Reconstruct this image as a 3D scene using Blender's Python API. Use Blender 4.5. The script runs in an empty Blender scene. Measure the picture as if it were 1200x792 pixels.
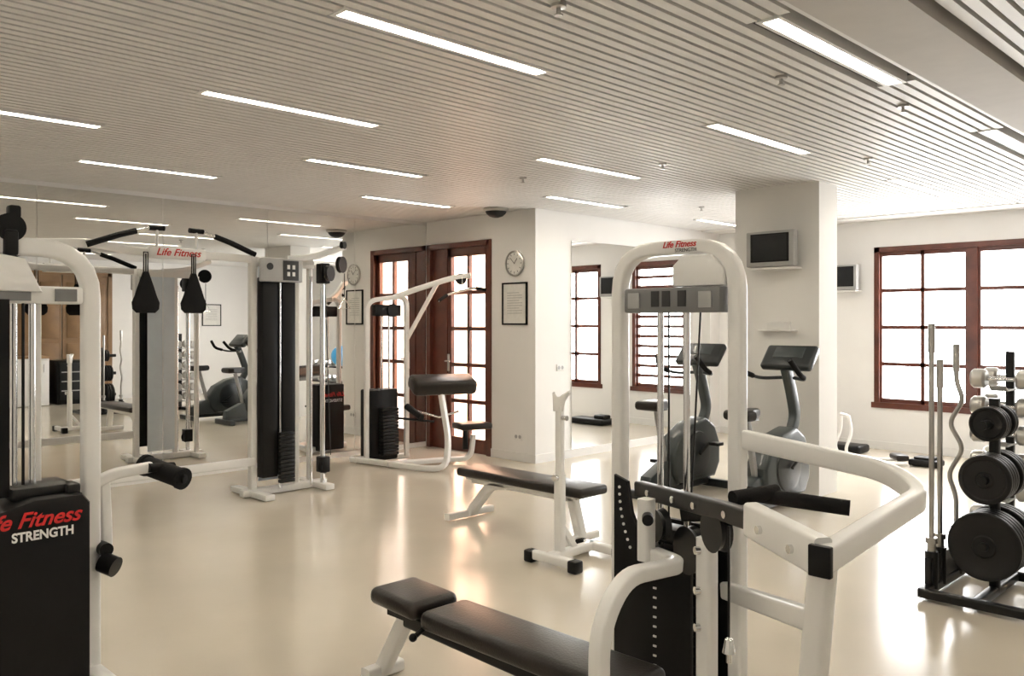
import bpy, bmesh, math, random
from mathutils import Vector, Matrix
random.seed(4)
SC=bpy.context.scene; COL=SC.collection
V=Vector
# ---------------------------------------------------------------- materials
def mat(name,col,rough=.5,metal=0,em=None,ems=0,var=.06,scale=8,bump=0,coat=0,spec=.5):
    m=bpy.data.materials.new(name); m.use_nodes=True
    nt=m.node_tree; N=nt.nodes; L=nt.links
    p=N['Principled BSDF']
    tc=N.new('ShaderNodeTexCoord'); nz=N.new('ShaderNodeTexNoise'); nz.inputs['Scale'].default_value=scale
    nz.inputs['Detail'].default_value=4
    L.new(tc.outputs['Object'],nz.inputs['Vector'])
    cr=N.new('ShaderNodeValToRGB')
    a=[max(0,c*(1-var)) for c in col]; b=[min(1,c*(1+var)) for c in col]
    cr.color_ramp.elements[0].color=(*a,1); cr.color_ramp.elements[1].color=(*b,1)
    cr.color_ramp.elements[0].position=.3; cr.color_ramp.elements[1].position=.7
    L.new(nz.outputs['Fac'],cr.inputs['Fac']); L.new(cr.outputs['Color'],p.inputs['Base Color'])
    p.inputs['Roughness'].default_value=rough; p.inputs['Metallic'].default_value=metal
    p.inputs['Coat Weight'].default_value=coat; p.inputs['Specular IOR Level'].default_value=spec
    if em: 
        p.inputs['Emission Color'].default_value=(*em,1); p.inputs['Emission Strength'].default_value=ems
    if bump:
        nb=N.new('ShaderNodeTexNoise'); nb.inputs['Scale'].default_value=scale*12
        L.new(tc.outputs['Object'],nb.inputs['Vector'])
        bp=N.new('ShaderNodeBump'); bp.inputs['Strength'].default_value=bump; bp.inputs['Distance'].default_value=.004
        L.new(nb.outputs['Fac'],bp.inputs['Height']); L.new(bp.outputs['Normal'],p.inputs['Normal'])
    return m
M_wall=mat('plaster_wall',(.83,.82,.80),.75,bump=.15,var=.02,scale=2)
M_floor=mat('resin_floor',(.60,.545,.455),.17,var=.05,scale=1.2)
M_slat=mat('ceiling_slat',(.73,.72,.695),.5,var=.03)
M_back=mat('ceiling_dark',(.12,.115,.108),.9)
M_band=mat('ceiling_band',(.50,.48,.45),.7,var=.03)
M_trim=mat('white_trim',(.80,.79,.77),.5,var=.02)
M_wood=mat('red_mahogany',(.10,.024,.012),.35,var=.3,scale=6,coat=.2)
M_wood2=mat('tan_wood',(.24,.14,.065),.4,var=.15,scale=4)
M_white=mat('white_powder_coat',(.82,.81,.79),.3,var=.02,coat=.3)
M_black=mat('black_plastic',(.005,.0048,.0048),.4,var=.2,spec=.22)
M_steel=mat('black_steel',(.007,.007,.007),.35,var=.2,spec=.35)
M_vinyl=mat('black_vinyl',(.011,.008,.006),.33,var=.2,bump=.25,scale=10,spec=.38)
M_foam=mat('black_foam',(.007,.0065,.0065),.8,var=.2,bump=.4,scale=14,spec=.2)
M_chrome=mat('chrome',(.72,.72,.72),.12,metal=1,var=.02)
M_grey=mat('grey_plastic',(.17,.17,.17),.4,var=.05)
M_lgrey=mat('light_grey',(.36,.36,.355),.4,var=.05)
M_panel=mat('pale_blue_panel',(.66,.73,.80),.35,var=.04)
M_bike=mat('slate_plastic',(.040,.050,.052),.35,var=.1,coat=.15)
M_bike2=mat('dark_slate',(.015,.019,.021),.3,var=.1,coat=.1)
M_mirror=mat('mirror_silver',(.88,.885,.875),.0,metal=1,var=0)
M_red=mat('red_print',(.55,.015,.015),.5,var=.03)
M_wprint=mat('white_print',(.8,.8,.78),.5,var=.02)
M_bprint=mat('black_print',(.02,.02,.02),.5)
M_screen=mat('dark_screen',(.012,.013,.014),.5,var=.1,spec=.25)
M_lamp=mat('lamp_diffuser',(1,.93,.8),.5,em=(1,.92,.78),ems=42,var=0)
M_paper=mat('paper',(.75,.74,.70),.7,var=.05,scale=20)
M_rubber=mat('rubber_plate',(.010,.0095,.0095),.5,var=.2,spec=.3)
M_blue=mat('blue_vinyl',(.06,.35,.7),.35,var=.05)
M_peach=mat('peach_stucco',(.78,.48,.32),.8,bump=.3,var=.04)
M_patio=mat('patio_stone',(.6,.5,.4),.8,var=.1)
M_brass=mat('brushed_steel',(.50,.49,.47),.3,metal=1,var=.05)
# ---------------------------------------------------------------- mesh builder
def circ(r,n=14): return [(r*math.cos(2*math.pi*i/n),r*math.sin(2*math.pi*i/n)) for i in range(n)]
def rr(w,h,r=None,s=3):
    if r is None: r=min(w,h)*.22
    o=[]
    for cx,cy,a0 in ((w/2-r,h/2-r,0),(-w/2+r,h/2-r,90),(-w/2+r,-h/2+r,180),(w/2-r,-h/2+r,270)):
        for i in range(s+1):
            a=math.radians(a0+90*i/s); o.append((cx+r*math.cos(a),cy+r*math.sin(a)))
    return o
def fillet(pts,r,n=6):
    P=[V(p) for p in pts]; o=[P[0]]
    for i in range(1,len(P)-1):
        a=P[i-1]-P[i]; b=P[i+1]-P[i]
        d=min(r,a.length*.48,b.length*.48)
        A=P[i]+a.normalized()*d; Bq=P[i]+b.normalized()*d
        for k in range(n+1):
            t=k/n; o.append(A*(1-t)**2+P[i]*2*t*(1-t)+Bq*t*t)
    o.append(P[-1]); return o
class B:
    def __init__(s): s.bm=bmesh.new()
    def _bev(s,geom,bev,seg=2):
        if bev>0:
            ed=list({e for v in geom for e in v.link_edges})
            bmesh.ops.bevel(s.bm,geom=ed,offset=bev,segments=seg,profile=.5,affect='EDGES')
    def box(s,c,d,rot=None,bev=0,seg=2):
        M=Matrix.Translation(V(c))
        if rot is not None:
            M=M@(rot if isinstance(rot,Matrix) else Matrix.Rotation(rot,4,'Z'))
        M=M@Matrix.Diagonal((*d,1))
        g=bmesh.ops.create_cube(s.bm,size=1,matrix=M)
        s._bev(g['verts'],bev,seg); return s
    def lo(s,a,b,bev=0):
        a=V(a);b=V(b); return s.box((a+b)/2,[abs(x) for x in (b-a)],bev=bev)
    def cyl(s,p0,p1,r,r2=None,n=20):
        p0=V(p0);p1=V(p1);d=p1-p0
        M=Matrix.Translation((p0+p1)/2)@d.to_track_quat('Z','Y').to_matrix().to_4x4()
        bmesh.ops.create_cone(s.bm,cap_ends=True,segments=n,radius1=r,radius2=r if r2 is None else r2,depth=d.length,matrix=M); return s
    def sph(s,c,r,sc=(1,1,1)):
        bmesh.ops.create_uvsphere(s.bm,u_segments=20,v_segments=12,radius=r,matrix=Matrix.Translation(V(c))@Matrix.Diagonal((*sc,1))); return s
    def sweep(s,pts,prof,ref=(0,0,1),fil=0,closed=False,scales=None):
        P=fillet(pts,fil) if fil else [V(p) for p in pts]
        ref=V(ref); rings=[]; n=len(P)
        for i,p in enumerate(P):
            if closed: a=P[i-1];b=P[(i+1)%n]
            else: a=P[max(i-1,0)];b=P[min(i+1,n-1)]
            t=V((0,0,0))
            if (p-a).length>1e-7: t+=(p-a).normalized()
            if (b-p).length>1e-7: t+=(b-p).normalized()
            t.normalize()
            sd=t.cross(ref)
            if sd.length<1e-3: sd=t.cross(V((1,0,0))) if abs(t.x)<.9 else t.cross(V((0,1,0)))
            sd.normalize(); up=sd.cross(t).normalized()
            k=scales[i] if scales else 1
            rings.append([s.bm.verts.new(p+sd*x*k+up*y*k) for x,y in prof])
        m=len(prof)
        for i in range(n if closed else n-1):
            r0=rings[i];r1=rings[(i+1)%n]
            for j in range(m): s.bm.faces.new((r0[j],r0[(j+1)%m],r1[(j+1)%m],r1[j]))
        if not closed: s.bm.faces.new(rings[0][::-1]); s.bm.faces.new(rings[-1])
        return s
    def prism(s,poly,th,M,bev=0,seg=2):
        a=[s.bm.verts.new(M@V((x,y,-th/2))) for x,y in poly]; b=[s.bm.verts.new(M@V((x,y,th/2))) for x,y in poly]
        n=len(poly)
        s.bm.faces.new(a[::-1]); s.bm.faces.new(b)
        for i in range(n): s.bm.faces.new((a[i],a[(i+1)%n],b[(i+1)%n],b[i]))
        if bev:
            ed=[e for v in a+b for e in v.link_edges if (e.verts[0] in a)==(e.verts[1] in a)]
            bmesh.ops.bevel(s.bm,geom=list(set(ed)),offset=bev,segments=seg,profile=.5,affect='EDGES')
        return s
    def lathe(s,prof,M,n=28):
        rings=[]
        for r,z in prof:
            rings.append([s.bm.verts.new(M@V((max(r,1e-4)*math.cos(2*math.pi*i/n),max(r,1e-4)*math.sin(2*math.pi*i/n),z))) for i in range(n)])
        for a,b in zip(rings,rings[1:]):
            for j in range(n): s.bm.faces.new((a[j],a[(j+1)%n],b[(j+1)%n],b[j]))
        s.bm.faces.new(rings[0][::-1]); s.bm.faces.new(rings[-1]); return s
    def mesh(s,name,m,off=None):
        if off is not None: bmesh.ops.translate(s.bm,verts=s.bm.verts[:],vec=-V(off))
        bmesh.ops.recalc_face_normals(s.bm,faces=s.bm.faces[:])
        for f in s.bm.faces: f.smooth=True
        me=bpy.data.meshes.new(name); s.bm.to_mesh(me); s.bm.free()
        me.set_sharp_from_angle(angle=math.radians(35))
        me.materials.append(m); return me
def frame(o,xdir,ydir):
    x=V(xdir).normalized();y=V(ydir).normalized();z=x.cross(y)
    M=Matrix((x,y,z)).transposed().to_4x4(); M.translation=V(o); return M
def thing(name,label,cat,loc=(0,0,0),rz=0,group=None):
    e=bpy.data.objects.new(name,None); e.empty_display_size=.1; e.location=loc; e.rotation_euler=(0,0,rz)
    e['label']=label; e['category']=cat
    if group: e['group']=group
    COL.objects.link(e); return e
SPLIT={'cable','slide_carriage','plate_window','instruction_label','selector_knob','guide_rod','hand_grip','crank_cover','handlebar','handlebar_grip','bar_grip','locking_pin','label_icon','hex_bolt','bolt','socket','weight_shroud','head_plate','clock_hand','weight_number_mark','grip','pull_bar','lever_arm','hour_mark','pulley_wheel'}
def comps(bm):
    seen=set(); out=[]
    for v in bm.verts:
        if v in seen: continue
        st=[v]; seen.add(v); c=[]
        while st:
            q=st.pop(); c.append(q)
            for e in q.link_edges:
                o=e.other_vert(q)
                if o not in seen: seen.add(o); st.append(o)
        out.append(c)
    return out
def part(b,name,m,parent,world=False,label=None):
    off=parent.location if world else None
    if name in SPLIT:
        cs=comps(b.bm)
        if 1<len(cs)<30:
            res=None
            for c in cs:
                nb=B(); mp={}
                fs={f for v in c for f in v.link_faces}
                for v in c: mp[v]=nb.bm.verts.new(v.co)
                for f in fs: nb.bm.faces.new([mp[v] for v in f.verts])
                o=bpy.data.objects.new(name,nb.mesh(name,m,off)); o.parent=parent
                if label:o['label']=label
                COL.objects.link(o); res=o
            b.bm.free(); return res
    o=bpy.data.objects.new(name,b.mesh(name,m,off))
    o.parent=parent
    if label: o['label']=label
    COL.objects.link(o); return o
def solo(b,name,m,label,cat,loc=(0,0,0),world=False,group=None,rot=(0,0,0)):
    o=bpy.data.objects.new(name,b.mesh(name,m,loc if world else None)); o.location=loc; o.rotation_euler=rot
    o['label']=label;o['category']=cat
    if group:o['group']=group
    COL.objects.link(o); return o
def struct(b,name,m):
    o=bpy.data.objects.new(name,b.mesh(name,m)); o['kind']='structure'; COL.objects.link(o); return o
def dup(e,loc,rz=None,label=None,rot=None):
    c=e.copy(); c.location=loc
    if rz is not None: c.rotation_euler=(0,0,rz)
    if rot is not None: c.rotation_euler=rot
    if label: c['label']=label
    COL.objects.link(c)
    def rec(src,dst):
        for ch in src.children:
            k=ch.copy(); k.parent=dst; k.matrix_parent_inverse=ch.matrix_parent_inverse.copy(); COL.objects.link(k); rec(ch,k)
    rec(e,c); return c
def text(s,size,m,parent,o,xdir,ydir,shear=0,name='lettering',world=False,sx=1,label=None,bold=0):
    cu=bpy.data.curves.new('t','FONT'); cu.body=s; cu.size=size; cu.shear=shear; cu.extrude=.0008; cu.offset=bold
    cu.align_x='CENTER'; cu.align_y='CENTER'
    ob=bpy.data.objects.new('t',cu); COL.objects.link(ob)
    dg=bpy.context.evaluated_depsgraph_get(); dg.update()
    me=bpy.data.meshes.new_from_object(ob.evaluated_get(dg))
    bpy.data.objects.remove(ob); bpy.data.curves.remove(cu)
    oo=V(o)-(parent.location if world else V((0,0,0)))
    me.transform(frame(oo,xdir,ydir)@Matrix.Diagonal((sx,1,1,1)))
    me.materials.clear(); me.materials.append(m); me.name=name
    q=bpy.data.objects.new(name,me); q.parent=parent
    if label:q['label']=label
    COL.objects.link(q); return q
UP=(0,0,1)
# ---------------------------------------------------------------- camera
cd=bpy.data.cameras.new('cam'); cam=bpy.data.objects.new('camera',cd); COL.objects.link(cam)
cam.location=(0,0,1.49); cam.rotation_euler=(math.pi/2,0,-math.pi/4)
cd.sensor_width=36; cd.lens=30; cd.shift_y=-.015; cd.clip_start=.05
SC.camera=cam
# ---------------------------------------------------------------- room
H=2.7; XW=10.2; YM=8.02; XD=6.56; YB=6.21
def wallbox(name,boxes,m=M_wall):
    b=B()
    for a,c in boxes: b.lo(a,c)
    return struct(b,name,m)
wallbox('floor',[((-1.2,-1.5,-.1),(10.4,6.41,0)),((-1.2,6.41,-.1),(6.76,8.22,0))],M_floor)
wallbox('wall_north',[((-1.2,YM,0),(6.76,YM+.2,2.9))])
wallbox('wall_alcove',[((XD,YB,0),(XD+.2,6.90,2.9)),((XD,6.90,2.42),(XD+.2,YM,2.9))])
wallbox('wall_return',[((XD+.2,YB,0),(XW,YB+.2,2.9))])
zb,zt=.52,2.38
wb=[((XW,-1.5,0),(XW+.2,6.41,zb)),((XW,-1.5,zt),(XW+.2,6.41,2.9)),((XW,-1.5,zb),(XW+.2,.92,zt)),((XW,4.12,zb),(XW+.2,4.72,zt)),((XW,5.66,zb),(XW+.2,6.41,zt))]
wallbox('wall_east',wb)
wallbox('wall_south',[((-1.2,-1.5,0),(XW,-1.3,2.9))])
wallbox('wall_west',[((-1.2,-1.3,0),(-1.0,YM,2.9))])
wallbox('wall_column',[((7.01,3.30,0),(7.36,4.10,2.75))])
wallbox('baseboard_alcove',[((XD-.015,YB-.015,0),(XD,6.88,.09))],M_trim)
wallbox('baseboard_return',[((XD,YB-.015,0),(XW,YB,.09))],M_trim)
wallbox('baseboard_east',[((XW-.015,-1.3,0),(XW,YB-.015,.09))],M_trim)
wallbox('baseboard_south',[((-1,-1.3,0),(XW-.015,-1.285,.09))],M_trim)
# ceiling
wallbox('ceiling.001',[((-1.2,-1.5,2.8),(10.4,6.41,2.92)),((-1.2,6.41,2.8),(6.76,8.22,2.92))],M_back)
rows={6.78:[(-.1,1.0),(2.2,3.3),(4.75,5.87)],5.53:[(.8,1.94),(3.38,4.48),(6.0,7.15),(8.6,9.6)],4.30:[(-.6,.5),(2.0,3.13),(4.57,5.8),(7.45,8.5)],
      2.82:[(-.6,.5),(1.86,3.04),(4.53,5.8),(7.36,8.6)],1.68:[(.6,1.7),(3.12,4.43),(5.9,7.1),(8.4,9.4)],0.3:[(-.4,.8),(2.0,3.1),(4.6,5.7),(7.2,8.3)]}
b=B(); pitch=.07; w=.049; y=-1.26
while y<YM-.03:
    x1=9.75 if y<YB-.03 else XD
    if not(1.16<y<1.52):
        cuts=[]
        for ry,segs in rows.items():
            if abs(y-ry)<.074: cuts+=segs
        xs=-1.0
        for a,c in sorted(cuts):
            b.lo((xs,y-w/2,H),(a,y+w/2,H+.03)); xs=c
        b.lo((xs,y-w/2,H),(x1,y+w/2,H+.03))
    y+=pitch
struct(b,'ceiling',M_slat)
wallbox('trim_1',[((-1,1.18,2.665),(9.75,1.50,2.76))],M_band)
wallbox('trim_2',[((9.75,-1.3,2.69),(XW,YB,2.76))],M_trim)
for ry,segs in rows.items():
    for a,c in segs:
        L=c-a; loc=((a+c)/2,ry,H)
        e=thing('ceiling_light','long slim recessed fluorescent ceiling light with warm white glow','ceiling light',loc,group='recessed ceiling lights')
        k=B(); k.lo((-L/2,-.055,-.006),(L/2,-.035,.06)); k.lo((-L/2,.035,-.006),(L/2,.055,.06)); k.lo((-L/2,-.035,.045),(L/2,.035,.06))
        k.lo((-L/2,-.035,-.006),(-L/2+.02,.035,.045)); k.lo((L/2-.02,-.035,-.006),(L/2,.035,.045)); part(k,'housing',M_trim,e)
        k=B(); k.cyl((-L/2+.03,0,.018),(L/2-.03,0,.018),.013,n=12); part(k,'lamp_tube',M_lamp,e)
snap=lambda y:-1.26+round((y+1.26)/pitch)*pitch
for i,(px,py) in enumerate([(2.42,2.2),(5.4,3.75),(3.9,2.0),(5.1,5.0),(6.3,2.6),(4.9,1.82),(7.7,4.9)]):
    k=B(); k.lathe([(0,.01),(.03,.01),(.03,-.012),(.009,-.014),(.009,-.038),(.018,-.04),(.018,-.044),(0,-.044)],Matrix(),n=16)
    solo(k,'fire_sprinkler',M_brass,'small metal ceiling fire sprinkler','sprinkler',(px,snap(py),H),group='ceiling sprinklers')
e=thing('dome_light','round chrome dome fitting on the slatted ceiling','ceiling fitting',(6.27,snap(6.5),H))
k=B(); k.lathe([(0,.01),(.13,.01),(.135,-.02),(.12,-.035),(.0,-.035)],Matrix()); part(k,'rim',M_brass,e)
k=B(); k.lathe([(.115,-.034),(.1,-.06),(.07,-.085),(.03,-.098),(0,-.1)],Matrix()); part(k,'dome',M_screen,e)
# windows
def window(name,y0,y1,n,rowsn,z0=zb,z1=zt,cols=2):
    b=B(); x0,x1=XW+.03,XW+.12
    b.lo((XW-.02,y0-.03,z0-.035),(XW+.14,y1+.03,z0+.03)); b.lo((x0-.04,y0,z1-.06),(x1,y1,z1)); b.lo((x0-.04,y0,z0),(x1,y0+.06,z1)); b.lo((x0-.04,y1-.06,z0),(x1,y1,z1))
    W=(y1-y0)/n
    for i in range(n):
        a=y0+i*W
        if i: b.lo((x0-.03,a-.05,z0),(x1,a+.05,z1))
        for q in (a+.05,a+W-.05): b.lo((x0,q-.03,z0+.03),(x1-.03,q+.03,z1-.06))
        for r in range(rowsn+1):
            z=z0+.05+(z1-z0-.13)*r/rowsn; h=.028 if r in(0,rowsn) else .021
            b.lo((x0+.005,a+.05,z-h),(x1-.035,a+W-.05,z+h))
        for c in range(1,cols):
            q=a+W*c/cols; b.lo((x0+.005,q-.021,z0+.03),(x1-.035,q+.021,z1-.06))
    return struct(b,name,M_wood)
window('window_1',.92,4.12,3,4)
window('window_2',4.72,5.66,1,12,cols=1)
# door
b=B()
b.lo((XD-.02,6.90,2.36),(XD+.12,YM-.02,2.42)); b.lo((XD-.02,6.88,0),(XD+.12,6.95,2.42)); b.lo((XD-.02,7.93,0),(XD+.12,8.0,2.42))
b.lo((XD+.02,7.66,0),(XD+.10,7.76,2.36)); b.lo((XD+.03,7.76,0),(XD+.09,7.93,.12)); b.lo((XD+.03,7.76,0.12),(XD+.05,7.93,2.36))
b.lo((XD+.03,6.95,0),(XD+.08,7.02,2.36)); b.lo((XD+.03,7.60,0),(XD+.08,7.67,2.36)); b.lo((XD+.03,7.285,.1),(XD+.075,7.325,2.3))
b.lo((XD+.03,6.95,0),(XD+.08,7.67,.16)); b.lo((XD+.03,6.95,2.26),(XD+.08,7.67,2.36))
for r in range(1,5):
    z=.16+2.10*r/5; b.lo((XD+.035,7.0,z-.022),(XD+.075,7.62,z+.022))
struct(b,'door_1',M_wood)
k=B(); k.box((XD+.02,7.64,1.02),(.01,.035,.2),bev=.003); k.sweep([(XD+.02,7.64,1.04),(XD-.04,7.64,1.04),(XD-.04,7.55,1.04)],circ(.009),fil=.02)
o=struct(k,'door_handle',M_brass); o.parent=bpy.data.objects['door_1']
wallbox('wall_patio',[((8.0,6.41,-.1),(8.1,12.5,3.4))],M_peach)  # outdoor wall behind the door panes, tall so less bright sky fills them
wallbox('floor_patio',[((6.76,6.41,-.1),(8.0,12.5,-.02))],M_patio)  # patio ground outside, between the door and the peach wall
b=B()
b.lo((4.45,-1.3,0),(4.53,-1.24,2.45)); b.lo((6.17,-1.3,0),(6.25,-1.24,2.45)); b.lo((4.45,-1.3,2.38),(6.25,-1.24,2.45))
b.lo((4.53,-1.3,.01),(5.34,-1.26,2.38)); b.lo((5.36,-1.3,.01),(6.17,-1.26,2.38))
for x in (4.6,4.98,5.43,5.81):
    for z0,z1 in((.15,1.1),(1.2,2.25)): b.lo((x,-1.262,z0),(x+.31,-1.245,z1),bev=.006)
struct(b,'door_2',M_wood2)
# mirrors
edges=[-.96,.12,1.2,2.28,3.36,4.44,5.52,6.545]
for a,c in zip(edges,edges[1:]):
    k=B(); k.lo((a+.003,YM-.008,.06),(c-.003,YM-.001,2.66)); 
    solo(k,'wall_mirror',M_mirror,'tall frameless wall mirror panel, edge to edge with its neighbours','mirror',((a+c)/2,YM,0.06),world=True,group='mirror panels along the long wall')
k=B(); k.lo((7.13,YB-.012,.08),(9.95,YB-.001,2.40))
solo(k,'wall_mirror',M_mirror,'wide frameless mirror on the short white wall','mirror',(8.5,YB,.08),world=True)
# clock, picture, outlets
e=thing('wall_clock','round white wall clock with silver rim','clock',(XD,6.5,2.13))
MX=frame((0,0,0),(0,-1,0),(0,0,1))
k=B(); k.lathe([(0,.002),(.13,.002),(.14,.012),(.14,.03),(.125,.034),(.12,.02),(0,.02)],MX); part(k,'clock_case',M_brass,e)
k=B(); k.cyl((-.021,0,0),(-.024,0,0),.119,n=32); part(k,'dial',M_paper,e)
k=B(); 
for i in range(12):
    a=i*math.pi/6; k.box((-.0255,.1*math.sin(a),.1*math.cos(a)),(.002,.006,.02),rot=Matrix.Rotation(-a,4,'X'))
part(k,'hour_mark',M_bprint,e)
k=B(); k.box((-.027,-.02,.025),(.002,.007,.075),rot=Matrix.Rotation(.7,4,'X')); k.box((-.028,.03,.03),(.002,.005,.1),rot=Matrix.Rotation(-.8,4,'X')); part(k,'clock_hand',M_bprint,e)
def picture(name,label,loc,rz,w,h):
    e=thing(name,label,'framed print',loc,rz)
    k=B(); t=.018
    k.lo((-w/2,-.02,-h/2),(w/2,-.001,-h/2+t)); k.lo((-w/2,-.02,h/2-t),(w/2,-.001,h/2)); k.lo((-w/2,-.02,-h/2),(-w/2+t,-.001,h/2)); k.lo((w/2-t,-.02,-h/2),(w/2,-.001,h/2)); part(k,'picture_frame',M_black,e)
    k=B(); k.lo((-w/2+t,-.010,-h/2+t),(w/2-t,-.004,h/2-t)); part(k,'print_sheet',M_paper,e)
    k=B()
    for i in range(9): k.lo((-w*.3,-.012,h*.25-i*h*.06),(w*.3*(1 if i%3 else .6),-.0105,h*.25-i*h*.06+.006))
    part(k,'printed_lines',M_lgrey,e)
    return e
picture('framed_notice','white printed notice in thin black frame on the wall',(XD,6.51,1.695),-math.pi/2,.38,.46)
picture('framed_notice','white printed notice in thin black frame on the cream wall',(8.3,-1.3,1.65),math.pi,.42,.46)
def outlet(loc,rz,label='white wall power outlet with two sockets'):
    e=thing('wall_outlet',label,'outlet',loc,rz)
    k=B(); k.box((0,-.005,0),(.12,.01,.075),bev=.004); part(k,'cover_plate',M_trim,e)
    k=B(); k.cyl((-.028,-.0095,0),(-.028,-.012,0),.02); k.cyl((.028,-.0095,0),(.028,-.012,0),.02); part(k,'socket',M_lgrey,e)
outlet((XD,6.46,.26),-math.pi/2); outlet((6.95,YB,1.0),0,'white wall switch plate beside the mirror')
outlet((7.01,3.72,.3),-math.pi/2)
def tv(loc,rz,w,h,label):
    e=thing('television',label,'television',loc,rz)
    k=B(); k.box((0,-.16,0),(w,.08,h),bev=.012); k.box((0,-.09,0),(w*.8,.08,h*.8),bev=.02); part(k,'television_case',M_lgrey,e)
    k=B(); k.box((0,-.200,.01),(w*.80,.008,h*.80),bev=.003); part(k,'screen_bezel',M_black,e)
    k=B(); k.box((0,-.204,.01),(w*.70,.008,h*.70),bev=.003); part(k,'television_screen',M_screen,e)
    k=B(); k.lo((-.05,-.06,-.1),(.05,.002,.1)); k.lo((-w*.45,-.19,-h/2-.02),(w*.45,.002,-h/2-.005)); part(k,'wall_bracket',M_trim,e)
tv((7.01,3.655,2.13),-math.pi/2,.45,.31,'small flat grey television bracketed high on the white column')
tv((10.2,4.42,2.03),-math.pi/2,.34,.30,'small grey television bracketed on the wall beside the window')
k=B(); k.box((-.04,0,0),(.08,.34,.012),bev=.003); k.box((-.015,0,.04),(.03,.22,.07),bev=.004)
solo(k,'wall_tray',M_trim,'small white remote tray fixed to the column','tray',(7.01,3.66,1.42))
# ---------------------------------------------------------------- cable crossover
TY=6.75
CR=thing('cable_crossover_machine','white cable crossover with weight towers and pull-up beam by mirrors','gym machine',(2.93,TY,0))
def tower(x0,x1,sgn):
    b=B(); pr=rr(.055,.07)
    b.sweep([(x0,TY,.03),(x0,TY,2.06)],pr,ref=(0,1,0)); b.sweep([(x1,TY+.1,.03),(x1,TY+.1,2.0)],rr(.045,.045),ref=(0,1,0))
    b.sweep([(x0+sgn*.42,TY,.03),(x0+sgn*.42,TY,2.0)],rr(.05,.05),ref=(0,1,0))
    b.box(((x0+x1)/2,TY,.035),(abs(x1-x0)+.2,.08,.06),bev=.008); b.box((x0,TY,.03),(.09,.62,.05),bev=.008); b.box((x1,TY,.03),(.09,.5,.05),bev=.008)
    b.box(((x0+x1)/2,TY+.05,2.02),(abs(x1-x0),.07,.08),bev=.008)
    part(b,'tower_frame',M_white,CR,True)
    b=B(); b.box((x0+sgn*.115,TY-.05,1.02),(.15,.10,1.72),bev=.01); b.box((x0+sgn*.295,TY-.05,1.02),(.13,.10,1.72),bev=.01); part(b,'weight_shroud',M_black,CR,True)
    b=B(); b.box((x0+sgn*.24,TY+.07,1.06),(.29,.02,1.9),bev=.004); part(b,'back_panel',M_panel,CR,True,label='pale blue-grey back panel')
    b=B()
    for i in range(13): b.box((x0+sgn*.26,TY-.12,.12+i*.034),(.14,.05,.029),bev=.003)
    part(b,'weight_stack',M_steel,CR,True)
    b=B(); b.cyl((x0+sgn*.205,TY-.105,.06),(x0+sgn*.205,TY-.105,1.86),.008)
    b.cyl((x1,TY-.12,.05),(x1,TY-.12,1.98),.022); b.cyl((x0+sgn*.50,TY-.12,.05),(x0+sgn*.50,TY-.12,1.9),.012); part(b,'guide_rod',M_chrome,CR,True)
    b=B(); b.box((x0+sgn*.2,TY-.13,1.94),(.40,.05,.2),bev=.012); part(b,'head_plate',M_lgrey,CR,True)
    b=B(); b.box((x0+sgn*.28,TY-.158,1.94),(.15,.006,.17),bev=.002); b.cyl((x0+sgn*.08,TY-.155,1.97),(x0+sgn*.08,TY-.162,1.97),.03); part(b,'instruction_label',M_bprint,CR,True)
    b=B(); 
    for z in (1.97,1.91): 
        b.box((x0+sgn*.255,TY-.163,z),(.026,.004,.036)); b.box((x0+sgn*.305,TY-.163,z),(.026,.004,.036))
    part(b,'label_icon',M_wprint,CR,True)
    b=B(); b.sweep([(x0+sgn*.3,TY-.05,2.05),(x0+sgn*.55,TY-.05,2.07),(x1+sgn*.25,TY-.1,2.19)],rr(.045,.055),fil=.12); part(b,'pulley_arm',M_white,CR,True)
    for (px,py,pz,r) in ((x1+sgn*.20,TY-.12,2.02,.075),(x1+sgn*.02,TY-.2,1.93,.07),(x1+sgn*.22,TY-.12,2.2,.035),(x1,TY-.14,.2,.06)):
        b=B(); b.lathe([(0,-.018),(r,-.018),(r*1.0,-.012),(r*.86,0),(r,.012),(r,.018),(0,.018)],frame((px,py,pz),(1,.5,0),(0,0,1))); part(b,'pulley',M_black,CR,True)
    b=B(); b.box((x1,TY-.13,1.93),(.09,.1,.18),bev=.01); b.box((x1,TY-.13,.22),(.09,.1,.14),bev=.01); part(b,'slide_carriage',M_black,CR,True)
    b=B(); b.cyl((x1+sgn*.22,TY-.14,1.94),(x1+sgn*.22,TY-.14,1.72),.004,n=8); b.cyl((x1,TY-.16,1.85),(x1+sgn*.06,TY-.16,.3),.004,n=8); part(b,'cable',M_steel,CR,True)
    b=B(); b.sweep([(x1+sgn*.22,TY-.14,1.72),(x1+sgn*.22-.06,TY-.14,1.62),(x1+sgn*.22+.06,TY-.14,1.62)],circ(.006,8),ref=(0,1,0),closed=True); part(b,'hook_ring',M_chrome,CR,True)
tower(3.60,4.22,1); tower(1.28,.66,-1)
b=B()
b.sweep([(1.28,TY,2.02),(1.7,TY,2.05),(2.3,TY,2.09),(2.6,TY,2.04),(3.26,TY,2.04),(3.6,TY,2.03)],rr(.05,.065),fil=.2)
b.box((2.93,TY-.02,2.04),(.46,.08,.09),bev=.01)
part(b,'top_beam',M_white,CR,True)
b=B(); b.sweep([(1.28,TY-.02,.3),(3.6,TY-.02,.3)],rr(.05,.07)); part(b,'lower_rail',M_white,CR,True)
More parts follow.
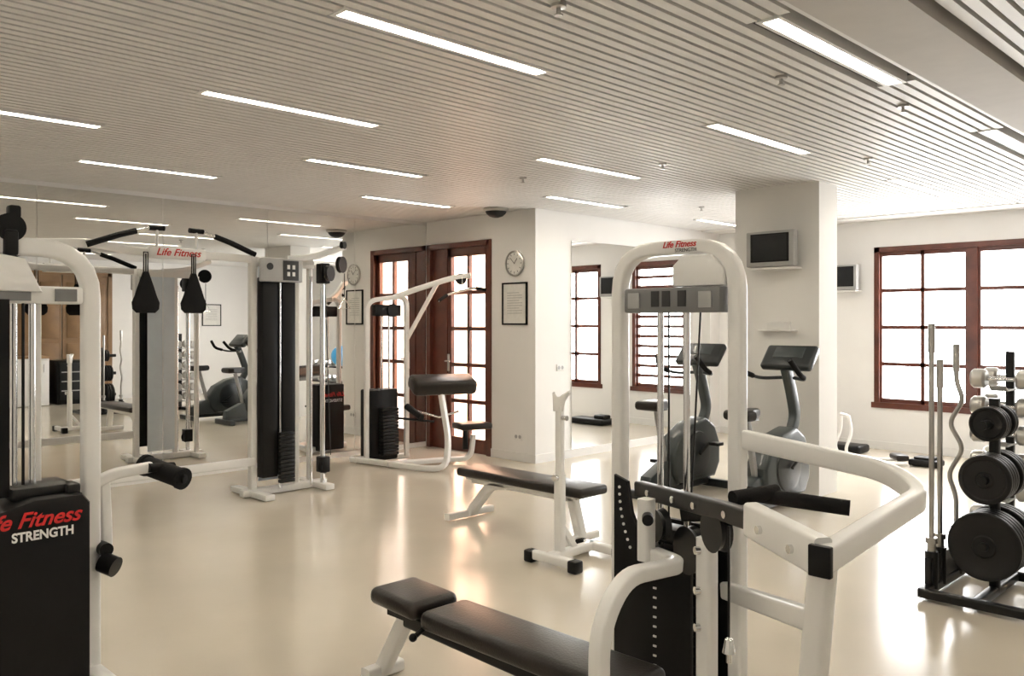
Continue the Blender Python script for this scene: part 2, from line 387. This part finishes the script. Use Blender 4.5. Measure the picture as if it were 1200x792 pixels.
for s in (-1,1):
    b=B(); xs=[(.66,2.08),(.45,2.16),(.2,2.235),(.13,2.235)]
    b.sweep([(2.93+s*x,TY-.03,z) for x,z in xs],circ(.013),ref=(0,1,0),fil=.05); part(b,'pull_up_bar',M_chrome,CR,True)
    b=B(); b.sweep([(2.93+s*.68,TY-.03,2.072),(2.93+s*.45,TY-.03,2.16),(2.93+s*.32,TY-.03,2.20)],circ(.023),ref=(0,1,0)); b.sweep([(2.93+s*.22,TY-.03,2.232),(2.93+s*.10,TY-.03,2.235)],circ(.02),ref=(0,1,0)); part(b,'bar_grip',M_foam,CR,True)
    b=B(); b.cyl((2.93+s*.16,TY-.03,2.235),(2.93+s*.16,TY-.03,2.06),.012); part(b,'bar_bracket',M_white,CR,True)
text('Life Fitness',.08,M_red,CR,(2.93,TY-.063,2.045),(1,0,0),UP,shear=.35,world=True,label='red slanted brand lettering',bold=.001)
for x in (2.66,3.04):
    e=thing('ankle_strap','black teardrop cable strap hanging from the crossover beam','strap',(x,TY-.09,1.565),group='hanging cable straps')
    k=B(); M=frame((0,0,0),(1,0,0),UP)
    k.prism([(-.02,.32),(-.05,.2),(-.105,.08),(-.10,.03),(-.07,0),(.07,0),(.10,.03),(.105,.08),(.05,.2),(.02,.32)],.03,M,bev=.008); part(k,'strap_pad',M_foam,e)
    k=B(); k.sweep([(0,.0,.31),(0,.0,.46)],rr(.02,.006)); k.sweep([(-.016,0,.28),(-.016,0,.47),(.016,0,.47),(.016,0,.28)],circ(.006,8),ref=(0,1,0)); part(k,'webbing',M_black,e)
# ---------------------------------------------------------------- near left machine
NM=thing('weight_stack_machine','white tubular lat machine with black weight shroud and chrome rods','gym machine',(1.0,3.75,0))
y0=3.75
b=B(); b.sweep([(1.27,y0,.02),(1.27,y0,1.79),(.42,y0,1.79),(.42,y0,.02)],rr(.07,.06),ref=(0,1,0),fil=.2)
b.sweep([(1.27,y0+.3,.04),(1.27,y0-.35,.04)],rr(.08,.06)); b.sweep([(.42,y0+.3,.04),(.42,y0-.35,.04)],rr(.08,.06)); b.sweep([(.42,y0,.05),(1.27,y0,.05)],rr(.07,.07))
part(b,'frame_arch',M_white,NM,True)
b=B(); b.box((.86,y0,1.60),(.74,.09,.07),bev=.012); b.prism([(-.16,-.06),(.14,-.06),(.08,.07),(-.1,.10)],.06,frame((.93,y0-.04,1.67),(1,0,0),UP),bev=.01); part(b,'pulley_bracket',M_white,NM,True)
b=B(); b.box((.92,y0-.055,1.60),(.22,.012,.05)); b.box((1.16,y0-.05,1.6),(.08,.012,.05)); part(b,'head_plate',M_grey,NM,True)
b=B()
for x in (.98,1.045,.80): b.cyl((x,y0-.02,.5),(x,y0-.02,1.58),.013)
part(b,'guide_rod',M_chrome,NM,True)
b=B(); b.sweep([(1.075,y0+.03,.4),(1.075,y0+.03,1.6)],rr(.03,.03)); part(b,'back_post',M_white,NM,True)
b=B(); b.box((.93,y0-.06,1.2),(.045,.02,.76)); b.cyl((1.01,y0-.03,.7),(1.01,y0-.03,1.58),.006,n=8); part(b,'cable',M_black,NM,True)
b=B(); b.lathe([(0,-.02),(.055,-.02),(.045,0),(.055,.02),(0,.02)],frame((.965,y0-.02,1.86),(1,0,0),UP)); b.box((.985,y0,1.925),(.045,.05,.05),bev=.01); b.box((.965,y0-.01,1.80),(.05,.09,.1),bev=.01); part(b,'top_pulley',M_black,NM,True)
b=B(); b.prism([(-.62,0),(.0,0),(0,.76),(-.03,.80),(-.20,.80),(-.32,.77),(-.40,.72),(-.62,.70)],.34,frame((1.21,y0-.02,.02),(1,0,0),UP),bev=.02); part(b,'weight_shroud',M_black,NM,True)
b=B(); b.box((1.06,y0-.02,.83),(.22,.2,.05),bev=.01); b.box((1.16,y0-.1,.83),(.05,.1,.05),bev=.01); part(b,'stack_head',M_steel,NM,True)
text('Life Fitness',.080,M_red,NM,(.985,y0-.196,.745),(1,0,0),UP,shear=.4,world=True,label='red script-style brand lettering',bold=.0015)
text('STRENGTH',.049,M_wprint,NM,(1.035,y0-.196,.685),(1,0,0),UP,world=True,label='white capital lettering',bold=.0015,sx=.88)
b=B(); b.sweep([(1.29,y0,.82),(1.36,y0,.85),(1.52,y0,.86)],rr(.045,.045),fil=.05); b.sweep([(1.325,y0,.83),(1.335,y0,.62),(1.335,y0,.50)],rr(.04,.035),ref=(0,1,0),fil=.06); part(b,'hold_down_arm',M_white,NM,True)
b=B(); b.cyl((1.50,y0-.02,.86),(1.62,y0,.85),.02)
b.cyl((1.545,y0+.10,.85),(1.605,y0-.10,.815),.043); b.cyl((1.606,y0-.103,.814),(1.612,y0-.12,.811),.048); b.cyl((1.538,y0+.12,.853),(1.545,y0+.10,.85),.048); b.cyl((1.612,y0-.12,.811),(1.617,y0-.127,.81),.02); part(b,'foam_roller',M_foam,NM,True)
b=B(); b.cyl((1.30,y0-.05,.50),(1.335,y0-.10,.48),.042); b.cyl((1.31,y0-.0,.55),(1.31,y0-.07,.55),.028); part(b,'adjustment_knob',M_black,NM,True)
# ---------------------------------------------------------------- arm curl machine
BM=thing('arm_curl_machine','white arm curl machine with angled elbow pad near the doors','gym machine',(5.6,7.1,0))
b=B(); b.box((5.48,7.50,.40),(.36,.20,.76),bev=.02); part(b,'weight_shroud',M_black,BM,True)
b=B()
for i in range(14): b.box((5.50,7.36,.1+i*.036),(.2,.1,.03),bev=.003)
part(b,'weight_stack',M_steel,BM,True)
b=B(); b.cyl((5.45,7.42,.1),(5.45,7.42,1.66),.01); b.cyl((5.55,7.42,.1),(5.55,7.42,1.66),.01); part(b,'guide_rod',M_chrome,BM,True)
b=B()
b.sweep([(5.28,7.45,.05),(5.28,7.45,1.72),(5.74,7.36,1.78),(5.74,7.36,.05)],rr(.05,.05),ref=(.2,1,0),fil=.12)
b.sweep([(5.60,7.40,1.76),(5.75,7.3,1.83),(6.05,6.98,1.97),(6.2,6.83,2.0)],rr(.045,.06),fil=.1)
b.sweep([(5.74,7.36,1.3),(5.95,7.08,1.93)],rr(.035,.045)) 
b.sweep([(5.2,7.62,.04),(5.28,7.3,.04),(5.38,6.62,.04),(5.55,6.48,.04),(5.62,6.52,.30),(5.60,6.62,.80)],rr(.055,.055),ref=(1,.2,.1),fil=.16)
b.sweep([(5.28,7.1,.04),(5.85,6.9,.04),(6.1,6.72,.05),(6.12,6.70,.30)],rr(.05,.05),fil=.1,ref=(.3,1,.2)); b.sweep([(5.2,7.55,.04),(5.8,7.4,.04)],rr(.06,.06))
part(b,'frame',M_white,BM,True)
b=B(); b.box((5.66,6.66,.86),(.68,.26,.15),rot=Matrix.Rotation(-.35,4,'Z')@Matrix.Rotation(.35,4,'X'),bev=.045,seg=3); part(b,'elbow_pad',M_vinyl,BM,True)
b=B(); b.box((6.10,6.70,.40),(.36,.28,.07),rot=-.3,bev=.025,seg=3); part(b,'seat',M_vinyl,BM,True)
b=B(); b.cyl((5.42,7.15,.5),(5.75,6.9,.45),.012); b.cyl((5.62,7.2,.6),(5.62,6.95,.5),.035,n=16); b.cyl((6.05,6.75,.15),(6.05,6.75,.36),.03); part(b,'lever_arm',M_black,BM,True)
b=B(); b.sweep([(5.85,6.95,1.72),(5.98,6.92,1.80),(6.15,6.75,1.86),(6.27,6.66,1.84)],circ(.012),fil=.05); b.cyl((6.12,6.88,1.98),(6.1,6.85,1.84),.004); b.sweep([(5.75,7.25,.55),(5.9,7.0,.48),(6.0,6.8,.55)],circ(.012)); part(b,'pull_bar',M_chrome,BM,True)
b=B(); b.cyl((5.85,6.95,1.72),(5.95,6.93,1.785),.018); b.cyl((6.18,6.73,1.86),(6.27,6.66,1.84),.018); part(b,'grip',M_foam,BM,True)
b=B(); b.lathe([(0,-.015),(.06,-.015),(.05,0),(.06,.015),(0,.015)],frame((6.12,6.90,1.96),(1,-1,0),UP)); b.lathe([(0,-.015),(.07,-.015),(.06,0),(.07,.015),(0,.015)],frame((5.55,7.36,1.62),(1,0,0),UP)); part(b,'pulley_wheel',M_black,BM,True)
b=B(); b.box((5.5,7.4,1.62),(.34,.08,.12),bev=.01); part(b,'head_plate',M_black,BM,True)
text('Life Fitness',.07,M_red,BM,(5.50,7.606,.66),(-1,0,0),UP,shear=.35,world=True,label='red brand lettering',bold=.001)
text('STRENGTH',.05,M_wprint,BM,(5.50,7.606,.59),(-1,0,0),UP,world=True,label='white capital lettering')
# ---------------------------------------------------------------- flat bench
FB=thing('flat_bench','flat exercise bench with brown-black padded top and white steel legs','bench',(4.40,4.25,0))
b=B(); b.box((4.40,4.24,.365),(.29,1.24,.065),bev=.024,seg=3); part(b,'bench_pad',M_vinyl,FB,True)
b=B(); b.sweep([(4.40,3.78,.30),(4.40,4.8,.30)],rr(.07,.06)); b.box((4.4,4.24,.325),(.2,1.1,.02))
b.sweep([(4.40,4.45,.30),(4.40,4.62,.28),(4.40,4.84,.04)],rr(.07,.07),ref=(1,0,0),fil=.1); b.sweep([(4.17,4.86,.035),(4.63,4.86,.035)],rr(.06,.05))
b.sweep([(4.40,3.82,.31),(4.40,3.74,.04)],rr(.07,.07),ref=(1,0,0)); b.sweep([(4.22,3.76,.035),(4.58,3.76,.035)],rr(.06,.05)); part(b,'bench_frame',M_white,FB,True)
US=thing('barbell_stand','white upright barbell stand with hook top and black rubber feet','barbell stand',(3.96,3.54,0))
b=B(); b.sweep([(3.96,3.54,.04),(3.96,3.54,.55)],rr(.058,.058),ref=(0,1,0)); b.sweep([(3.96,3.54,.5),(3.96,3.54,.97)],rr(.046,.046),ref=(0,1,0)); b.sweep([(3.85,3.54,.05),(4.30,3.54,.05)],rr(.06,.055)); b.sweep([(3.85,3.34,.05),(3.85,3.70,.05)],rr(.055,.055)); b.sweep([(4.27,3.34,.05),(4.27,3.64,.05)],rr(.055,.055))
b.sweep([(4.10,3.54,.07),(3.98,3.54,.22)],rr(.04,.03),ref=(0,1,0)); part(b,'stand_post',M_white,US,True)
b=B(); b.prism([(-.04,-.06),(.025,-.06),(.03,.01),(.07,.05),(.055,.065),(.0,.025),(-.02,.025),(-.03,.06),(-.045,.055)],.045,frame((3.96,3.54,1.0),(.7,-.7,0),UP),bev=.004); part(b,'bar_hook',M_white,US,True)
b=B(); b.cyl((3.96,3.515,.9),(3.96,3.48,.9),.016); b.cyl((3.935,3.54,.53),(3.905,3.54,.53),.02); part(b,'locking_pin',M_chrome,US,True)
for x in(3.85,4.27):
    for y in (3.32,3.68 if x<4 else 3.62): b=B(); b.box((x,y,.04),(.075,.07,.075),bev=.012); part(b,'rubber_foot',M_black,US,True)
# ---------------------------------------------------------------- exercise bikes
BK=thing('exercise_bike','grey upright exercise bike with console facing the column','exercise bike',(6.12,4.26,0),0,'upright exercise bikes')
MS=frame((0,0,0),(1,0,0),UP)
b=B(); b.prism([(.10,.10),(.02,.2),(.0,.36),(.10,.50),(.30,.60),(.52,.64),(.66,.56),(.74,.40),(.74,.22),(.66,.10)],.19,MS,bev=.03,seg=3); b.prism([(-.3,.08),(-.28,.2),(-.05,.3),(.15,.3),(.15,.08)],.12,MS,bev=.02); part(b,'flywheel_housing',M_bike,BK)
b=B(); 
for s in(-1,1): b.lathe([(0,0),(.2,0),(.19,.018),(.15,.025),(0,.03)],frame((.36,s*.09,.34),(1,0,0) ,(0,0,-s))); 
part(b,'crank_cover',M_bike2,BK)
b=B(); b.sweep([(.58,0,.58),(.66,0,.72),(.58,0,.95),(.50,0,1.12)],rr(.09,.07),ref=(0,1,0),fil=.14); part(b,'console_stem',M_bike,BK)
TL=Matrix.Rotation(.75,4,'Y')
b=B(); b.box((.56,0,1.20),(.07,.44,.24),rot=TL,bev=.025,seg=3); b.box((.60,0,1.17),(.1,.2,.14),rot=TL,bev=.03); part(b,'console',M_bike2,BK)
b=B(); b.box(V((.56,0,1.20))+TL@V((-.034,0,.03)),(.012,.26,.11),rot=TL,bev=.004); part(b,'console_screen',M_bike,BK)
b=B()
for s in(-1,1): b.sweep([(.54,s*.05,1.04),(.44,s*.2,1.03),(.25,s*.24,1.09),(.17,s*.20,1.20)],circ(.014),fil=.08)
part(b,'handlebar',M_bike2,BK)
b=B()
for s in(-1,1): b.sweep([(.36,s*.22,1.055),(.25,s*.24,1.09),(.17,s*.20,1.20)],circ(.021),fil=.05)
part(b,'handlebar_grip',M_foam,BK)
b=B(); b.sweep([(0.0,0,.3),(-.12,0,.74)],rr(.05,.04),ref=(0,1,0)); part(b,'seat_post',M_lgrey,BK)
b=B(); b.prism([(-.16,-.11),(-.17,0),(-.16,.11),(-.08,.125),(.02,.06),(.15,.03),(.16,0),(.15,-.03),(.02,-.06),(-.08,-.125)],.08,Matrix.Translation((-.12,0,.79)),bev=.03,seg=3); part(b,'saddle',M_vinyl,BK)
b=B(); b.sweep([(-.28,-.25,.04),(-.28,.25,.04)],rr(.07,.07)); b.sweep([(.66,-.25,.04),(.66,.25,.04)],rr(.07,.07)); b.sweep([(-.28,0,.06),(.66,0,.06)],rr(.08,.06)); part(b,'base_bar',M_bike2,BK)
for s,a in((-1,.5),(1,.5+math.pi)):
    b=B(); q=V((.33+.17*math.cos(a),s*.14,.34+.17*math.sin(a))); b.sweep([(.33,s*.14,.34),q],rr(.025,.02)); b.box(q+V((0,s*.07,0)),(.09,.1,.03),bev=.008); part(b,'pedal',M_steel,BK)
dup(BK,(6.0,3.34,0),label='grey upright exercise bike with console, close to the column corner')
# ---------------------------------------------------------------- front press machine
PM=thing('bench_press_machine','large white press machine with arched frame, weight stack and padded bench','gym machine',(2.45,1.85,0))
X=2.75
b=B(); b.sweep([(X,2.13,.02),(X,2.13,1.775),(X,1.60,1.775),(X,1.60,.02)],rr(.054,.06),ref=(1,0,0),fil=.17)
b.sweep([(X-.35,2.13,.035),(X+.3,2.13,.035)],rr(.07,.06)); b.sweep([(X-.35,1.60,.035),(X+.3,1.60,.035)],rr(.07,.06)); b.sweep([(X,1.6,.06),(X,2.13,.06)],rr(.07,.06)); part(b,'frame_arch',M_white,PM,True)
text('Life Fitness',.033,M_red,PM,(X-.031,1.83,1.785),(0,-1,0),UP,shear=.35,world=True,label='small red brand lettering on the arch',bold=.0006)
text('STRENGTH',.019,M_bprint,PM,(X-.031,1.80,1.762),(0,-1,0),UP,world=True,label='small black capital lettering')
b=B(); b.box((X-.02,1.855,1.575),(.07,.43,.095),bev=.008); part(b,'head_plate',M_grey,PM,True)
b=B()
for y in(2.02,1.70): b.box((X-.058,y,1.575),(.006,.055,.06),bev=.002)
part(b,'plate_window',M_lgrey,PM,True)
b=B(); 
for y in(1.92,1.87,1.8): b.box((X-.057,y,1.58),(.005,.035,.06))
part(b,'instruction_label',M_bprint,PM,True)
b=B(); b.prism([(-.11,-.06),(.11,-.06),(.11,.0),(.06,.055),(-.07,.055),(-.11,.02)],.06,frame((X-.01,1.745,1.685),(0,-1,0),UP),bev=.01); part(b,'pulley_cover',M_white,PM,True)
b=B(); b.cyl((X,1.935,.1),(X,1.935,1.55),.0125); b.cyl((X,1.815,.1),(X,1.815,1.55),.0125); part(b,'guide_rod',M_chrome,PM,True)
b=B(); b.cyl((X-.02,1.79,.7),(X-.03,1.73,1.62),.004,n=8); b.cyl((X-.03,1.875,.7),(X-.03,1.875,1.55),.004,n=8); b.cyl((2.27,1.35,.5),(2.27,1.35,.88),.004,n=8); part(b,'cable',M_steel,PM,True)
b=B()
for i in range(15): b.box((X,1.875,.1+i*.036),(.12,.28,.031),bev=.003)
b.box((X,1.875,.68),(.1,.24,.06),bev=.01); part(b,'weight_stack',M_steel,PM,True)
b=B(); b.prism([(-.0,-.74),(.03,-.80),(.35,-.80),(.35,-.28),(.14,-.24),(.08,-.12),(.065,.0),(.0,.02)],.02,frame((X-.11,2.07,.88),(0,-1,0),UP),bev=.004); b.box((X+.11,1.875,.36),(.02,.36,.7)); part(b,'weight_shroud',M_black,PM,True)
b=B()
for i in range(9): b.cyl((X-.121,2.04-.0008*i*i,.855-i*.028),(X-.124,2.04-.0008*i*i,.855-i*.028),.006,n=10)
for i in range(10): b.box((X-.122,1.875,.50-i*.036),(.004,.014,.007))
part(b,'weight_number_mark',M_wprint,PM,True)
b=B(); b.sweep([(2.65,1.96,.855),(2.36,1.42,.90),(2.24,1.24,.915)],rr(.045,.06)); b.sweep([(2.63,1.75,.80),(2.62,1.52,.84),(2.32,1.25,.86)],rr(.04,.06))
b.lathe([(0,-.02),(.07,-.02),(.06,0),(.07,.02),(0,.02)],frame((2.38,1.46,.83),(.5,.9,0),UP)); b.lathe([(0,-.02),(.085,-.02),(.075,0),(.085,.02),(0,.02)],frame((2.60,1.70,.68),(.4,.9,0),UP)); b.lathe([(0,-.02),(.06,-.02),(.05,0),(.06,.02),(0,.02)],frame((2.59,1.83,.75),(.4,.9,0),UP))
part(b,'press_lever',M_steel,PM,True)
b=B()
for p in ((2.59,1.85,.864),(2.50,1.68,.878),(2.43,1.55,.888),(2.34,1.38,.90)):
    n=V((-.87,.48,0)).normalized(); q=V(p); b.cyl(q+n*.018,q+n*.032,.012,n=12)
for p in ((2.20,1.185,.91),(2.11,1.045,.90)):
    n=V((-.85,.52,0)).normalized(); q=V(p); b.cyl(q+n*.024,q+n*.036,.012,n=12)
part(b,'bolt',M_chrome,PM,True)
b=B(); b.sweep([(X,1.60,1.075),(2.92,1.135,.99),(2.80,.98,.945),(2.02,.945,.905)],rr(.05,.068),fil=.08); part(b,'press_arm',M_white,PM,True)
b=B(); b.sweep([(2.26,1.27,.915),(2.05,.955,.905)],rr(.05,.10)); part(b,'arm_joint',M_white,PM,True)
b=B(); b.box((2.015,.945,.905),(.02,.058,.078),bev=.004); part(b,'end_cap',M_black,PM,True)
b=B(); b.cyl((2.57,1.46,.92),(2.68,1.16,.90),.025); b.cyl((2.46,1.45,.92),(2.62,1.38,.93),.025); part(b,'hand_grip',M_foam,PM,True)
b=B(); b.sweep([(2.10,.975,.90),(2.14,1.07,.03)],rr(.065,.06),ref=(0,1,0)); b.sweep([(2.68,1.60,.54),(2.11,1.0,.72)],rr(.05,.06)); b.sweep([(2.42,1.52,.02),(2.42,1.52,.79)],rr(.06,.055),ref=(0,1,0)); b.sweep([(2.1,1.2,.035),(2.1,.85,.035)],rr(.08,.06)); b.sweep([(2.14,1.07,.04),(2.42,1.52,.04),(2.75,1.6,.04)],rr(.07,.06))
b.sweep([(2.50,1.82,.64),(2.50,1.82,.86)],rr(.055,.05),ref=(0,1,0)); part(b,'support_post',M_white,PM,True)
b=B(); b.sweep([(2.52,1.80,.66),(2.48,1.66,.66),(2.12,1.63,.70),(1.97,1.605,.58),(1.97,1.605,.02)],rr(.05,.055),ref=(.2,1,0),fil=.14); part(b,'curved_post',M_white,PM,True)
b=B(); b.cyl((2.48,1.80,.80),(2.44,1.77,.80),.02); part(b,'selector_knob',M_black,PM,True)
b=B(); 
for z in(.75,.62,.50): b.cyl((2.392,1.53,z),(2.378,1.54,z),.013)
part(b,'hex_bolt',M_chrome,PM,True)
b=B(); b.lathe([(0,-.03),(.008,-.03),(.008,0),(.02,0),(.012,.04),(0,.05)],Matrix.Translation((2.27,1.35,.5))); part(b,'cable_end',M_chrome,PM,True)
# bench
b=B(); b.box((2.145,2.045,.365),(.24,.97,.075),bev=.03,seg=4); part(b,'bench_pad',M_vinyl,PM,True)
b=B(); b.box((2.145,2.705,.385),(.24,.29,.07),rot=Matrix.Rotation(math.radians(2),4,'X'),bev=.03,seg=4); part(b,'head_pad',M_vinyl,PM,True)
b=B(); b.sweep([(2.145,1.84,.28),(2.145,2.72,.30)],rr(.08,.06)); b.box((2.145,2.3,.32),(.12,1.0,.02)); part(b,'bench_rail',M_black,PM,True)
b=B(); b.sweep([(2.145,2.66,.31),(2.145,2.76,.28),(2.16,2.93,.03)],rr(.065,.055),ref=(1,0,0),fil=.06); b.sweep([(2.07,2.93,.03),(2.25,2.93,.03)],rr(.06,.05)); part(b,'bench_leg',M_white,PM,True)
b=B(); b.cyl((2.1,2.55,.33),(2.03,2.55,.30),.010); b.sph((2.02,2.55,.297),.016); part(b,'adjustment_lever',M_black,PM,True)
# ---------------------------------------------------------------- plate tree
PT=thing('plate_tree','black steel weight plate tree with holders for upright bars','plate rack',(5.12,1.42,0))
b=B(); b.sweep([(5.12,1.42,.03),(5.12,1.42,1.08)],rr(.05,.05),ref=(0,1,0))
for q in ([(4.80,1.10,.04),(4.80,1.70,.04)],[(5.5,1.10,.04),(5.5,1.70,.04)],[(4.80,1.12,.04),(5.5,1.12,.04)],[(4.80,1.68,.04),(5.5,1.68,.04)],[(4.80,1.42,.04),(5.5,1.42,.04)]): b.sweep(q,rr(.05,.05))
for z in(.95,.66,.31): b.cyl((4.9,1.42,z),(5.34,1.42,z),.0245)
for x in (4.93,5.06,5.33): b.lathe([(.034,.0),(.034,.2),(.026,.2),(.026,.02),(.0,.02)],Matrix.Translation((x,1.68,.04)),n=16)
b.box((5.12,1.68,.14),(.5,.03,.14)); part(b,'rack_frame',M_steel,PT,True)
def plate(r,th,x,z,y=1.42):
    k=B(); M=frame((0,0,0),(0,-1,0),UP)
    k.lathe([(.027,-th/2),(r*.3,-th/2),(r*.34,-th*.3),(r*.78,-th*.3),(r*.84,-th/2),(r-.006,-th/2),(r,-th/2+.006),(r,th/2-.006),(r-.006,th/2),(r*.84,th/2),(r*.78,th*.3),(r*.34,th*.3),(r*.3,th/2),(.027,th/2)],M,n=40)
    solo(k,'weight_plate',M_rubber,'round black weight plate on the rack peg, %d cm wide'%round(r*200),'weight plate',(x,y,z),group='weight plates on the rack')
for i in range(3): plate(.092,.03,5.07-i*.034,.95)
for i in range(2): plate(.092,.03,5.17+i*.034,.95)
for i in range(4): plate(.13,.035,5.07-i*.038,.66)
for i in range(3): plate(.13,.035,5.17+i*.038,.66)
for i in range(4): plate(.18,.036,5.065-i*.04,.31)
for i in range(3): plate(.18,.036,5.175+i*.04,.31)
def bar(x,curl,top,label,y=1.68):
    k=B(); 
    if curl:
        pts=[(0,0,.02),(0,0,.42),(0.0,.045,.54),(0,-.04,.70),(0,.04,.84),(0,-.04,.98),(0,0,1.08),(0,0,top)]
        k.sweep(pts,circ(.0135),ref=(1,0,0),fil=.05)
    else: k.cyl((0,0,.02),(0,0,top),.0135)
    k.cyl((0,0,.0),(0,0,.22),.021); k.cyl((0,0,top-.16),(0,0,top),.018); k.cyl((0,0,.22),(0,0,.25),.030)
    solo(k,'curl_bar' if curl else 'straight_bar',M_brass,label,'barbell',(x,y,.065),group='bars standing in the rack')
bar(4.93,False,1.42,'straight steel barbell standing upright in the rack'); bar(5.33,True,1.30,'zigzag steel curl bar standing upright in the rack'); bar(5.06,False,1.22,'shorter straight steel bar standing upright in the rack')
# ---------------------------------------------------------------- dumbbells
DX,DY=6.34,1.68
DR=thing('dumbbell_tree','narrow upright dumbbell rack filled with chrome dumbbells','dumbbell rack',(DX,DY,0))
b=B(); b.sweep([(-.02,-.02,.04),(-.02,-.02,1.3)],rr(.05,.05),ref=(0,1,0)); b.sweep([(-.3,-.0,.03),(.3,0,.03)],rr(.06,.05)); b.sweep([(0,-.25,.03),(0,.25,.03)],rr(.06,.05)); part(b,'rack_post',M_steel,DR)
rz=[.20,.38,.56,.74,.92,1.10]
for z in rz:
    b=B(); b.sweep([(-.23,0,z-.02),(-.19,0,z-.05),(.19,0,z-.05),(.23,0,z-.02)],rr(.10,.012),fil=.02)
    part(b,'cradle',M_lgrey,DR)
def dumbbell(loc,rz_,r,L,label,grp):
    e=thing('dumbbell',label,'dumbbell',loc,rz_,grp)
    k=B(); k.cyl((0,-L/2,0),(0,L/2,0),.014,n=12); part(k,'handle',M_chrome,e)
    for s in(-1,1):
        k=B(); k.lathe([(0,-.045),(r*.8,-.045),(r,-.03),(r,.03),(r*.8,.045),(0,.045)],frame((0,s*L/2,0),(1,0,0),UP),n=20); part(k,'weight_head',M_brass,e)
    return e
d=None
for i,z in enumerate(rz):
    for s in (-1,1):
        loc=(DX+s*.13,DY,z+.02)
        if d is None: d=dumbbell(loc,0,.064,.27,'small chrome dumbbell with round heads on the tree rack','dumbbells on the tree rack')
        else: dup(d,loc)
HR=thing('dumbbell_shelf','low black two-tier dumbbell shelf near the window wall','dumbbell rack',(9.45,1.3,0))
b=B()
for y in(-.75,.75):
    b.sweep([(-.25,y,.03),(.25,y,.03)],rr(.06,.05)); b.sweep([(.15,y,.03),(.05,y,.66)],rr(.06,.05),ref=(0,1,0))
for z,x in((.32,.02),(.62,-.0)): b.box((x,0,z),(.28,1.6,.03),bev=.008)
part(b,'shelf_frame',M_steel,HR)
dd=None
for z in(.336,.636):
    for i in range(5):
        loc=(9.45 ,.64+i*.2,z+.056)
        if dd is None: dd=dumbbell(loc,math.pi/2,.055,.18,'black and steel dumbbell lying on the low shelf','dumbbells on the low shelf')
        else: dup(dd,loc)
k=B(); k.sph((0,0,0),.2); solo(k,'exercise_ball',M_blue,'blue inflatable exercise ball resting on the dumbbell shelf','ball',(9.45,1.85,.838))
# ---------------------------------------------------------------- small ab frame by the window
def ab_frame(loc,rz,label):
    e=thing('sit_up_frame',label,'exercise frame',loc,rz)
    k=B()
    for s in(-1,1): k.sweep([(-.34,s*.14,.03),(.20,s*.17,.03),(.30,s*.17,.16),(.22,s*.17,.36),(.24,s*.12,.52)],circ(.016),ref=(0,1,0),fil=.15)
    k.sweep([(.24,-.12,.52),(.24,.12,.52)],circ(.016)); k.sweep([(-.34,-.14,.03),(-.34,.14,.03)],circ(.016)); part(k,'tube_frame',M_white,e)
    k=B(); k.box((-.32,0,.08),(.13,.22,.06),bev=.02,seg=3); part(k,'head_pad',M_vinyl,e)
ab_frame((9.0,3.70,0),2.3,'white curved tube sit-up frame with small black pad under the window')
k=B(); k.box((0,0,.04),(.22,.30,.07),bev=.025,seg=3); k.box((0,0,.085),(.16,.2,.03),bev=.01); solo(k,'floor_pad',M_black,'small black padded block on the floor under the window','pad',(9.3,3.22,0))
k=B(); k.box((0,0,.05),(.3,.65,.09),bev=.03,seg=3); k.box((0,.2,.12),(.16,.2,.06),bev=.02); solo(k,'aerobic_step',M_black,'black aerobic step platform on the floor by the window','step',(9.7,4.35,0))
FR=thing('drinks_fridge','small black glass-door drinks fridge against the wooden doors','fridge',(5.35,-.95,0))
b=B(); b.box((0,0,.40),(.5,.5,.8),bev=.015); part(b,'body',M_black,FR)
b=B(); b.box((0,.262,.42),(.42,.02,.66),bev=.005); part(b,'door',M_screen,FR)
b=B()
for z in(.25,.42,.59): b.box((0,.275,z),(.38,.006,.02))
part(b,'shelf',M_lgrey,FR)
b=B(); b.cyl((.22,.29,.3),(.22,.29,.6),.008); part(b,'handle',M_chrome,FR)
CT=thing('reception_counter','pale counter cabinet against the far wall','cabinet',(4.3,-.9,0))
b=B(); b.box((0,0,.43),(1.3,.5,.84),bev=.01); part(b,'body',M_trim,CT)
b=B(); b.box((0,0,.87),(1.36,.56,.04),bev=.008); part(b,'top',M_wood2,CT)
for x in(-.33,.33):
    b=B(); b.box((x,.258,.43),(.6,.016,.74),bev=.005); dd_=part(b,'door',M_trim,CT); b=B(); b.cyl((x+.22,.28,.6),(x+.22,.28,.75),.006); part(b,'handle',M_chrome,dd_)
# ---------------------------------------------------------------- world + light
w=bpy.data.worlds.new('sky'); SC.world=w; w.use_nodes=True
bg=w.node_tree.nodes['Background']; bg.inputs['Color'].default_value=(1,.99,.975,1); bg.inputs['Strength'].default_value=11
def portal(loc,rot,sx,sy):
    l=bpy.data.lights.new('window_portal','AREA'); l.shape='RECTANGLE'; l.size=sx; l.size_y=sy; l.cycles.is_portal=True
    o=bpy.data.objects.new('window_portal',l); o.location=loc; o.rotation_euler=rot; COL.objects.link(o)
portal((XW+.22,2.52,1.45),(0,math.pi/2,0),1.9,3.3)
portal((XW+.22,5.19,1.45),(0,math.pi/2,0),1.9,1.0)
portal((XD+.22,7.45,1.2),(0,math.pi/2,0),2.5,1.15)
SC.view_settings.view_transform='Standard'
SC.view_settings.exposure=.6
